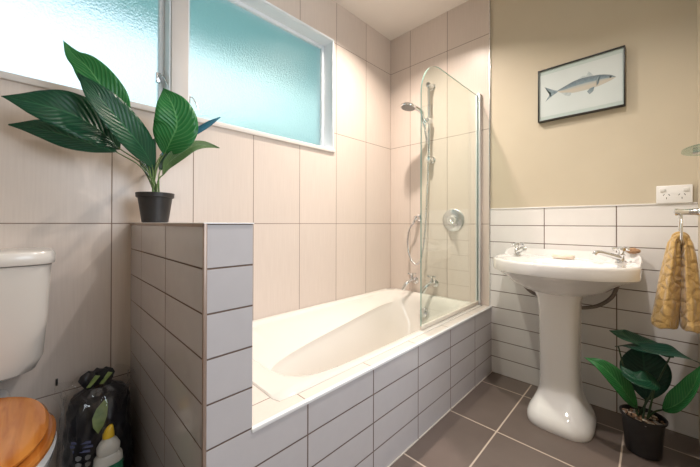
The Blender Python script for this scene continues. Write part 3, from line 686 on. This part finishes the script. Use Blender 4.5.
# ============================================================ potted plants
def pot(T, x, y, z, r0, r1, h, rim=.012, oval=1.):
    prof = [(r0*.92, 0), (r0, .003), (r0+(r1-r0)*.8, h-rim*1.6), (r1, h-rim*1.55), (r1+.003, h-rim*1.3), (r1+.004, h-.001), (r1+.002, h), (r1-.002, h), (r1-.004, h-.012), (r1*.9, h-.03), (0, h-.03)]
    lathe('pot', (x, y, z), (0, 0, 1), prof, m_pot, T, n=40)
    lathe('soil', (x, y, z+h-.0295), (0, 0, 1), [(r1*.90, 0), (r1*.92, .011), (r1*.5, .015), (0, .016)], m_soil, T)
def make_top_plant():
    x, y, z = -1.687, -.15, PZ+.003
    T = thing('potted_plant', (x, y, z), 'broad-leaved peace lily in a black pot on top of the tiled half wall', 'potted plant')
    pot(T, x, y, z, .044, .060, .112)
    L_ = [('A', [(-1.80, -.17, 1.178), (-1.86, -.185, 1.232), (-1.925, -.195, 1.262), (-1.989, -.2, 1.272), (-2.078, -.18, 1.281)], .076, (.1, -1, .35), m_leaf, .15, .42),
          ('B', [(-1.80, -.12, 1.178), (-1.85, -.105, 1.190), (-1.90, -.10, 1.205), (-1.988, -.09, 1.222), (-2.069, -.08, 1.224)], .062, (.1, -1, .6), m_leaf, .2, .45),
          ('C', [(-1.786, -.20, 1.262), (-1.83, -.235, 1.32), (-1.865, -.235, 1.37), (-1.895, -.215, 1.42), (-1.925, -.195, 1.452), (-1.948, -.18, 1.494)], .054, (-.1, -1, .15), m_leafb, .3, .36),
          ('D', [(-1.699, -.17, 1.13), (-1.745, -.21, 1.19), (-1.80, -.24, 1.245), (-1.866, -.26, 1.314), (-1.918, -.24, 1.382)], .060, (.1, -1, .25), m_leaf, .2, .45),
          ('E', [(-1.662, -.17, 1.185), (-1.652, -.22, 1.235), (-1.640, -.24, 1.285), (-1.652, -.24, 1.35), (-1.676, -.2, 1.422)], .074, (-.35, -1, .05), m_leafb, .18, .42),
          ('F', [(-1.66, -.10, 1.19), (-1.61, -.08, 1.25), (-1.56, -.075, 1.292), (-1.49, -.08, 1.35), (-1.41, -.08, 1.410)], .026, (.35, -.7, -.7), m_leafblue, .3, .4),
          ('G', [(-1.668, -.17, 1.10), (-1.655, -.185, 1.145), (-1.62, -.198, 1.185), (-1.575, -.2, 1.222), (-1.525, -.195, 1.240), (-1.460, -.19, 1.240)], .026, (.3, -1, .6), m_leafu, .3, .4),
          ('H', [(-1.700, -.14, 1.09), (-1.706, -.12, 1.15), (-1.700, -.11, 1.20), (-1.674, -.10, 1.258)], .028, (-.2, -1, 0), m_leafd, .2, .45),
          ('K', [(-1.66, -.10, 1.13), (-1.64, -.09, 1.17), (-1.62, -.09, 1.21), (-1.60, -.08, 1.26)], .024, (-.3, -1, 0), m_leafd, .2, .45)]
    b0 = Vector((x, y, z+.09))
    for k, (nm, P, hw, nr, mt, fo, pk) in enumerate(L_):
        leaf(P, hw, nr, mt, T, fo, pk)
        a = k*.75; s = b0 + Vector((math.cos(a)*.012, math.sin(a)*.012, 0)); e = Vector(P[0]); tg = (Vector(P[1]) - e)*.12
        mid = s.lerp(e, .55) + Vector((0, 0, .022))
        mid.x = s.x + (e.x - s.x)*.38
        tube('stem', [s, mid, e + tg], .0033, m_stem, T, n=8, r1=.002)
make_top_plant()
def make_floor_plant():
    x, y = -.265, -1.458
    T = thing('potted_plant', (x, y, 0), 'dark green foliage plant in a black pot of pebbles on the floor beside the pedestal', 'potted plant')
    pot(T, x, y, .0005, .054, .068, .150, rim=.006)
    rn = random.Random(11)
    bm = bmesh.new()
    for i in range(95):
        a = rn.uniform(0, 2*PI); r = .060*math.sqrt(rn.random()); s = rn.uniform(.004, .0085)
        c = Vector((x + r*math.cos(a), y + r*math.sin(a), .1375 + rn.uniform(0, .004) - r*.03))
        g = bmesh.ops.create_icosphere(bm, subdivisions=1, radius=1); rot = Matrix.Rotation(rn.uniform(0, 3), 3, 'Z'); mi = rn.choice((0, 0, 1, 1, 2))
        for v in g['verts']: v.co = c + rot @ Vector((v.co.x*s*1.25, v.co.y*s, v.co.z*s*.65))
        for f in set(f for v in g['verts'] for f in v.link_faces): f.material_index = mi
    pb = from_bm('pebbles', bm, m_peb, T); pb['kind'] = 'stuff'
    L_ = [('a', [(-.30, -1.44, .185), (-.345, -1.418, .24), (-.385, -1.385, .305), (-.405, -1.34, .355), (-.395, -1.285, .368)], .040, (-.8, -.15, .75), m_leafb, .35, .5),
          ('b', [(-.25, -1.545, .402), (-.26, -1.50, .425), (-.28, -1.45, .443), (-.30, -1.404, .462), (-.30, -1.358, .474)], .048, (-.4, .1, 1), m_leaf, .2, .5),
          ('c', [(-.28, -1.375, .405), (-.32, -1.43, .435), (-.36, -1.493, .449), (-.37, -1.55, .452), (-.34, -1.618, .425)], .052, (-.12, .1, 1), m_leafd, .15, .5),
          ('d', [(-.24, -1.468, .20), (-.20, -1.466, .25), (-.185, -1.462, .31), (-.19, -1.458, .365), (-.22, -1.452, .425)], .080, (-1, -.1, .1), m_leafd, .15, .5),
          ('e', [(-.34, -1.500, .325), (-.375, -1.475, .331), (-.385, -1.445, .331), (-.375, -1.418, .337), (-.35, -1.395, .355)], .036, (-.75, -.35, .9), m_leaf, .25, .3),
          ('f', [(-.285, -1.512, .20), (-.32, -1.545, .245), (-.35, -1.572, .300), (-.37, -1.59, .36), (-.38, -1.604, .43)], .040, (-.7, .7, .35), m_leafb, .5, .45)]
    b0 = Vector((x, y, .135))
    starts = {'b': (-.255, -1.50, .39), 'c': (-.28, -1.41, .385), 'e': (-.33, -1.49, .315)}
    for k, (nm, P, hw, nr, mt, fo, pk) in enumerate(L_):
        leaf(P, hw, nr, mt, T, fo, pk, wave=.003)
        a = k*1.05; s = b0 + Vector((math.cos(a)*.014, math.sin(a)*.014, 0)); e = Vector(P[0]); tg = (Vector(P[1]) - e)*.2
        mid = s.lerp(e, .5); mid.z += .01
        tube('stem', [s, mid, e + tg], .0038, m_dstem, T, n=8, r1=.0025)
make_floor_plant()
# ============================================================ toilet
def make_toilet():
    cx = -2.17
    T = thing('toilet', (cx, -.4, 0), 'cream toilet with a glossy orange timber seat and lid at the left edge', 'toilet')
    def rr(hx, y0, y1, z, ex=5): return [Vector((cx + u*hx, (y0+y1)/2 + v*(y1-y0)/2, z)) for u, v in sq(64, ex)]
    loft('cistern', [rr(.10, -.10, -.01, .455, 3), rr(.138, -.160, -.004, .459, 3.5), rr(.166, -.186, -.002, .475, 4), rr(.182, -.198, -.002, .515), rr(.192, -.208, -.002, .64), rr(.196, -.212, -.002, .74), rr(.200, -.215, -.002, .795), rr(.190, -.205, -.002, .797)], m_cist, T)
    loft('cistern_lid', [rr(.198, -.213, -.003, .7975), rr(.206, -.221, -.001, .7985), rr(.208, -.223, -.001, .806), rr(.208, -.223, -.001, .826), rr(.203, -.218, -.002, .835), rr(.19, -.205, -.006, .838)], m_cist, T)
    def egg(hw, yb, ym, yf, z, ex=2.15, n=72):
        out = []
        for u, v in sq(n, ex):
            if v < 0: y = ym + v*(ym - yf); wx = u*hw
            else: y = ym + v*(yb - ym); wx = u*hw
            out.append(Vector((cx + wx, y, z)))
        return out
    B = [egg(.10, -.24, -.36, -.50, 0), egg(.105, -.235, -.36, -.51, .01), egg(.095, -.24, -.36, -.50, .10), egg(.12, -.22, -.38, -.55, .22), egg(.180, -.19, -.41, -.645, .32), egg(.200, -.18, -.43, -.676, .375), egg(.204, -.18, -.43, -.682, .396), egg(.195, -.19, -.43, -.670, .408),
         egg(.13, -.24, -.42, -.60, .406), egg(.12, -.25, -.42, -.59, .39), egg(.08, -.30, -.42, -.54, .28), egg(.03, -.38, -.42, -.46, .22)]
    loft('bowl', B, m_china, T)
    box('bowl_back', (cx-.11, -.20, .02), (cx+.11, -.02, .402), m_china, T, bev=.03, seg=4)
    tube('flush_pipe', [(cx, -.07, .48), (cx, -.07, .38)], .022, m_cist, T)
    z = .4085
    bm = bmesh.new()
    S = [egg(.120, -.28, -.42, -.585, z), egg(.196, -.235, -.43, -.672, z), egg(.203, -.230, -.43, -.678, z+.005), egg(.203, -.230, -.43, -.678, z+.012), egg(.196, -.235, -.43, -.671, z+.018), egg(.160, -.26, -.43, -.63, z+.019), egg(.126, -.28, -.42, -.59, z+.014), egg(.120, -.28, -.42, -.585, z)]
    bm_loft(bm, S, False, False); bmesh.ops.remove_doubles(bm, verts=bm.verts, dist=1e-6); from_bm('seat', bm, m_wood, T)
    z = .429
    loft('seat_lid', [egg(.178, -.225, -.43, -.625, z, 2.4), egg(.188, -.215, -.43, -.636, z+.004, 2.4), egg(.190, -.212, -.43, -.638, z+.011, 2.4), egg(.184, -.217, -.43, -.632, z+.018, 2.4), egg(.169, -.23, -.43, -.615, z+.021, 2.4), egg(.12, -.27, -.43, -.57, z+.022, 2.3), egg(.05, -.36, -.43, -.49, z+.023, 2.2)], m_wood, T)
    for s in (-1, 1): tube('hinge', [(cx+s*.075-.02, -.225, .438), (cx+s*.075+.02, -.225, .438)], .010, m_chrome, T)
make_toilet()
# ============================================================ bag, bottle and the small hook in the corner
def make_bag():
    T = thing('black_sack', (-1.85, -.12, 0), 'black plastic sack with a printed green leaf on the floor in the corner', 'bag')
    rn = random.Random(9); n = 56; cx, cy = -1.848, -.125
    rows = [(0, .074, .085), (.004, .082, .095), (.05, .088, .105), (.12, .089, .108), (.20, .087, .100), (.27, .083, .086), (.31, .080, .070), (.330, .076, .055), (.338, .070, .040), (.350, .050, .030), (.360, .034, .022)]
    def wob(z, a): return 1 + .045*math.sin(5*a + z*30) + .04*math.sin(11*a - z*55) + .02*math.sin(17*a + z*90)
    rings = []
    for (z0, hx, hy), (z1, gx, gy) in zip(rows, rows[1:]):
        for j in range(4):
            t = j/4; z = z0 + (z1-z0)*t; a1 = hx+(gx-hx)*t; b1 = hy+(gy-hy)*t
            rings.append([Vector((cx + a1*wob(z, 2*PI*i/n)*u if z > .003 else cx + a1*u, cy + b1*v*wob(z, 2*PI*i/n) if z > .003 else cy+b1*v, z)) for i, (u, v) in enumerate(sq(n, 2.8))])
    loft('sack_body', rings, m_bag, T)
    # gathered top of the sack
    top = []
    for z, hx, hy, k in ((.354, .032, .020, .1), (.368, .040, .025, .2), (.383, .046, .030, .25), (.398, .040, .024, .25), (.410, .024, .012, .2)):
        top.append([Vector((cx - .006 + hx*(1 + k*.5*math.sin(7*2*PI*i/n))*math.cos(2*PI*i/n), cy + hy*(1 + k*math.sin(9*2*PI*i/n))*math.sin(2*PI*i/n), z + .004*math.sin(5*2*PI*i/n))) for i in range(n)])
    loft('sack_neck', top, m_bag, T)
    def patch(name, pts, off, m):
        # pts (x, z) laid on the sack's front
        bm = bmesh.new(); bot = []
        def yy(x, z):
            hx, hy = [(a, b) for (zz, a, b) in rows if zz >= z][0]
            for (z0, a0, b0), (z1, a1, b1) in zip(rows, rows[1:]):
                if z0 <= z <= z1: t = (z-z0)/(z1-z0); hx, hy = a0+(a1-a0)*t, b0+(b1-b0)*t
            u = min(.97, abs(x-cx)/hx); return cy - hy*(1-u**2.8)**(1/2.8)*1.05 - off
        vs = [bm.verts.new((x, yy(x, z), z)) for x, z in pts]; f = bm.faces.new(vs)
        r = bmesh.ops.poke(bm, faces=[f])
        for v in r['verts']: v.co.y = yy(v.co.x, v.co.z)
        e = bmesh.ops.extrude_face_region(bm, geom=bm.faces[:])
        for v in [q for q in e['geom'] if isinstance(q, bmesh.types.BMVert)]: v.co.y += .0015
        return from_bm(name, bm, m, T)
    patch('leaf_print', [(-1.862, .242), (-1.874, .264), (-1.876, .288), (-1.864, .312), (-1.842, .328), (-1.834, .328), (-1.834, .308), (-1.838, .284), (-1.848, .260)], .004, m_bagleaf)
    for zz, w_, x_ in ((.222, .045, -1.925), (.210, .052, -1.927), (.198, .040, -1.922)):
        patch('lettering', [(x_, zz), (x_ + w_, zz), (x_ + w_, zz+.007), (x_, zz+.007)], .0045, m_bagtext)
    for k in range(8):
        x = -1.916 + (k % 2)*.022; z = .180 - (k//2)*.020
        patch('symbol', [(x, z), (x+.005, z-.004), (x+.012, z), (x+.014, z+.008), (x+.006, z+.012), (x, z+.008)], .0045, m_bagwhite)
    for dx, s in ((-.024, .018), (.010, .020)):
        bm = bmesh.new(); vs = [(cx+dx-.014, .374), (cx+dx-.004, .372), (cx+dx+.022, .400), (cx+dx+.010, .405)]
        a = [bm.verts.new((x, cy-.036+.25*max(0, z-.388), z)) for x, z in vs]; b = [bm.verts.new((x, cy-.030+.25*max(0, z-.388), z)) for x, z in vs]
        bm.faces.new(a); bm.faces.new(b[::-1])
        for i in range(4): bm.faces.new((a[i], b[i], b[(i+1) % 4], a[(i+1) % 4]))
        from_bm('leaf_print', bm, m_bagleaf, T)
    # loose clear wrap round the top
    bm = bmesh.new(); W = []
    for z, hx, hy in ((.10, .098, .116), (.20, .096, .108), (.30, .092, .084), (.335, .090, .074), (.356, .104, .080), (.372, .10, .078), (.385, .098, .066)):
        W.append([Vector((min(cx - .006 + hx*(1 + .10*math.sin(8*2*PI*i/n + z*60))*math.cos(2*PI*i/n), -1.742), min(-.006, cy + hy*(1 + .12*math.sin(11*2*PI*i/n + z*80))*math.sin(2*PI*i/n)), z + .010*math.sin(6*2*PI*i/n + z*9))) for i in range(n)])
    bm_loft(bm, W, False, False); from_bm('clear_wrap', bm, m_wrap, T)
make_bag()
T = thing('cleaner_bottle', (-1.845, -.30, 0), 'white cleaner bottle with a yellow cap and green label in front of the black sack', 'bottle')
bx, by = -1.845, -.300
def BR(hx, hy, z): return [Vector((bx + u*hx, by + v*hy, z)) for u, v in sq(40, 2.6)]
loft('bottle_body', [BR(.030, .022, .0005), BR(.035, .027, .004), BR(.036, .028, .06), BR(.036, .028, .16), BR(.037, .028, .185), BR(.035, .027, .205), BR(.027, .021, .215), BR(.029, .023, .224), BR(.029, .023, .236), BR(.022, .018, .250), BR(.014, .013, .258), BR(.013, .012, .262)], m_bottle, T)
loft('label_band', [BR(.0368, .0288, .05), BR(.0372, .0292, .052), BR(.0372, .0292, .186), BR(.0374, .0288, .188)], m_green, T, cap0=False, cap1=False)
loft('cap', [[Vector((bx + u*a + t, by + v*b, z)) for u, v in sq(28, 2.4)] for a, b, z, t in ((.015, .014, .2625, 0), (.0145, .014, .272, 0), (.011, .010, .284, .002), (.008, .007, .292, .004), (.004, .004, .296, .006))], m_yellow, T)
bm = bmesh.new(); bm_box(bm, (-1.956, -.009, .352), (-1.950, -.0005, .372), .0015); bm_box(bm, (-1.956, -.018, .352), (-1.950, -.008, .357), .0012)
o = from_bm('wall_hook', bm, m_dark); o['label'] = 'tiny dark hook low on the back wall between toilet and sack'; o['category'] = 'hook'
# ============================================================ ceiling downlight fittings round the lamps
for i, (x, y, p, c) in enumerate(DOWNLIGHTS):
    T = thing('ceiling_downlight', (x, y, H), ['white recessed downlight above the middle of the bath', 'white recessed downlight near the doorway', 'white recessed downlight in front of the basin'][i], 'downlight', 'recessed ceiling downlights')
    bm = bmesh.new(); rr = []
    for r, z in ((.040, H-.001), (.040, H-.014), (.046, H-.018), (.056, H-.010), (.056, H-.001)):
        rr.append([Vector((x + r*math.cos(2*PI*k/32), y + r*math.sin(2*PI*k/32), z)) for k in range(32)])
    rr.append(rr[0]); bm_loft(bm, rr, False, False); bmesh.ops.remove_doubles(bm, verts=bm.verts, dist=1e-6); from_bm('trim_ring', bm, m_white, T)
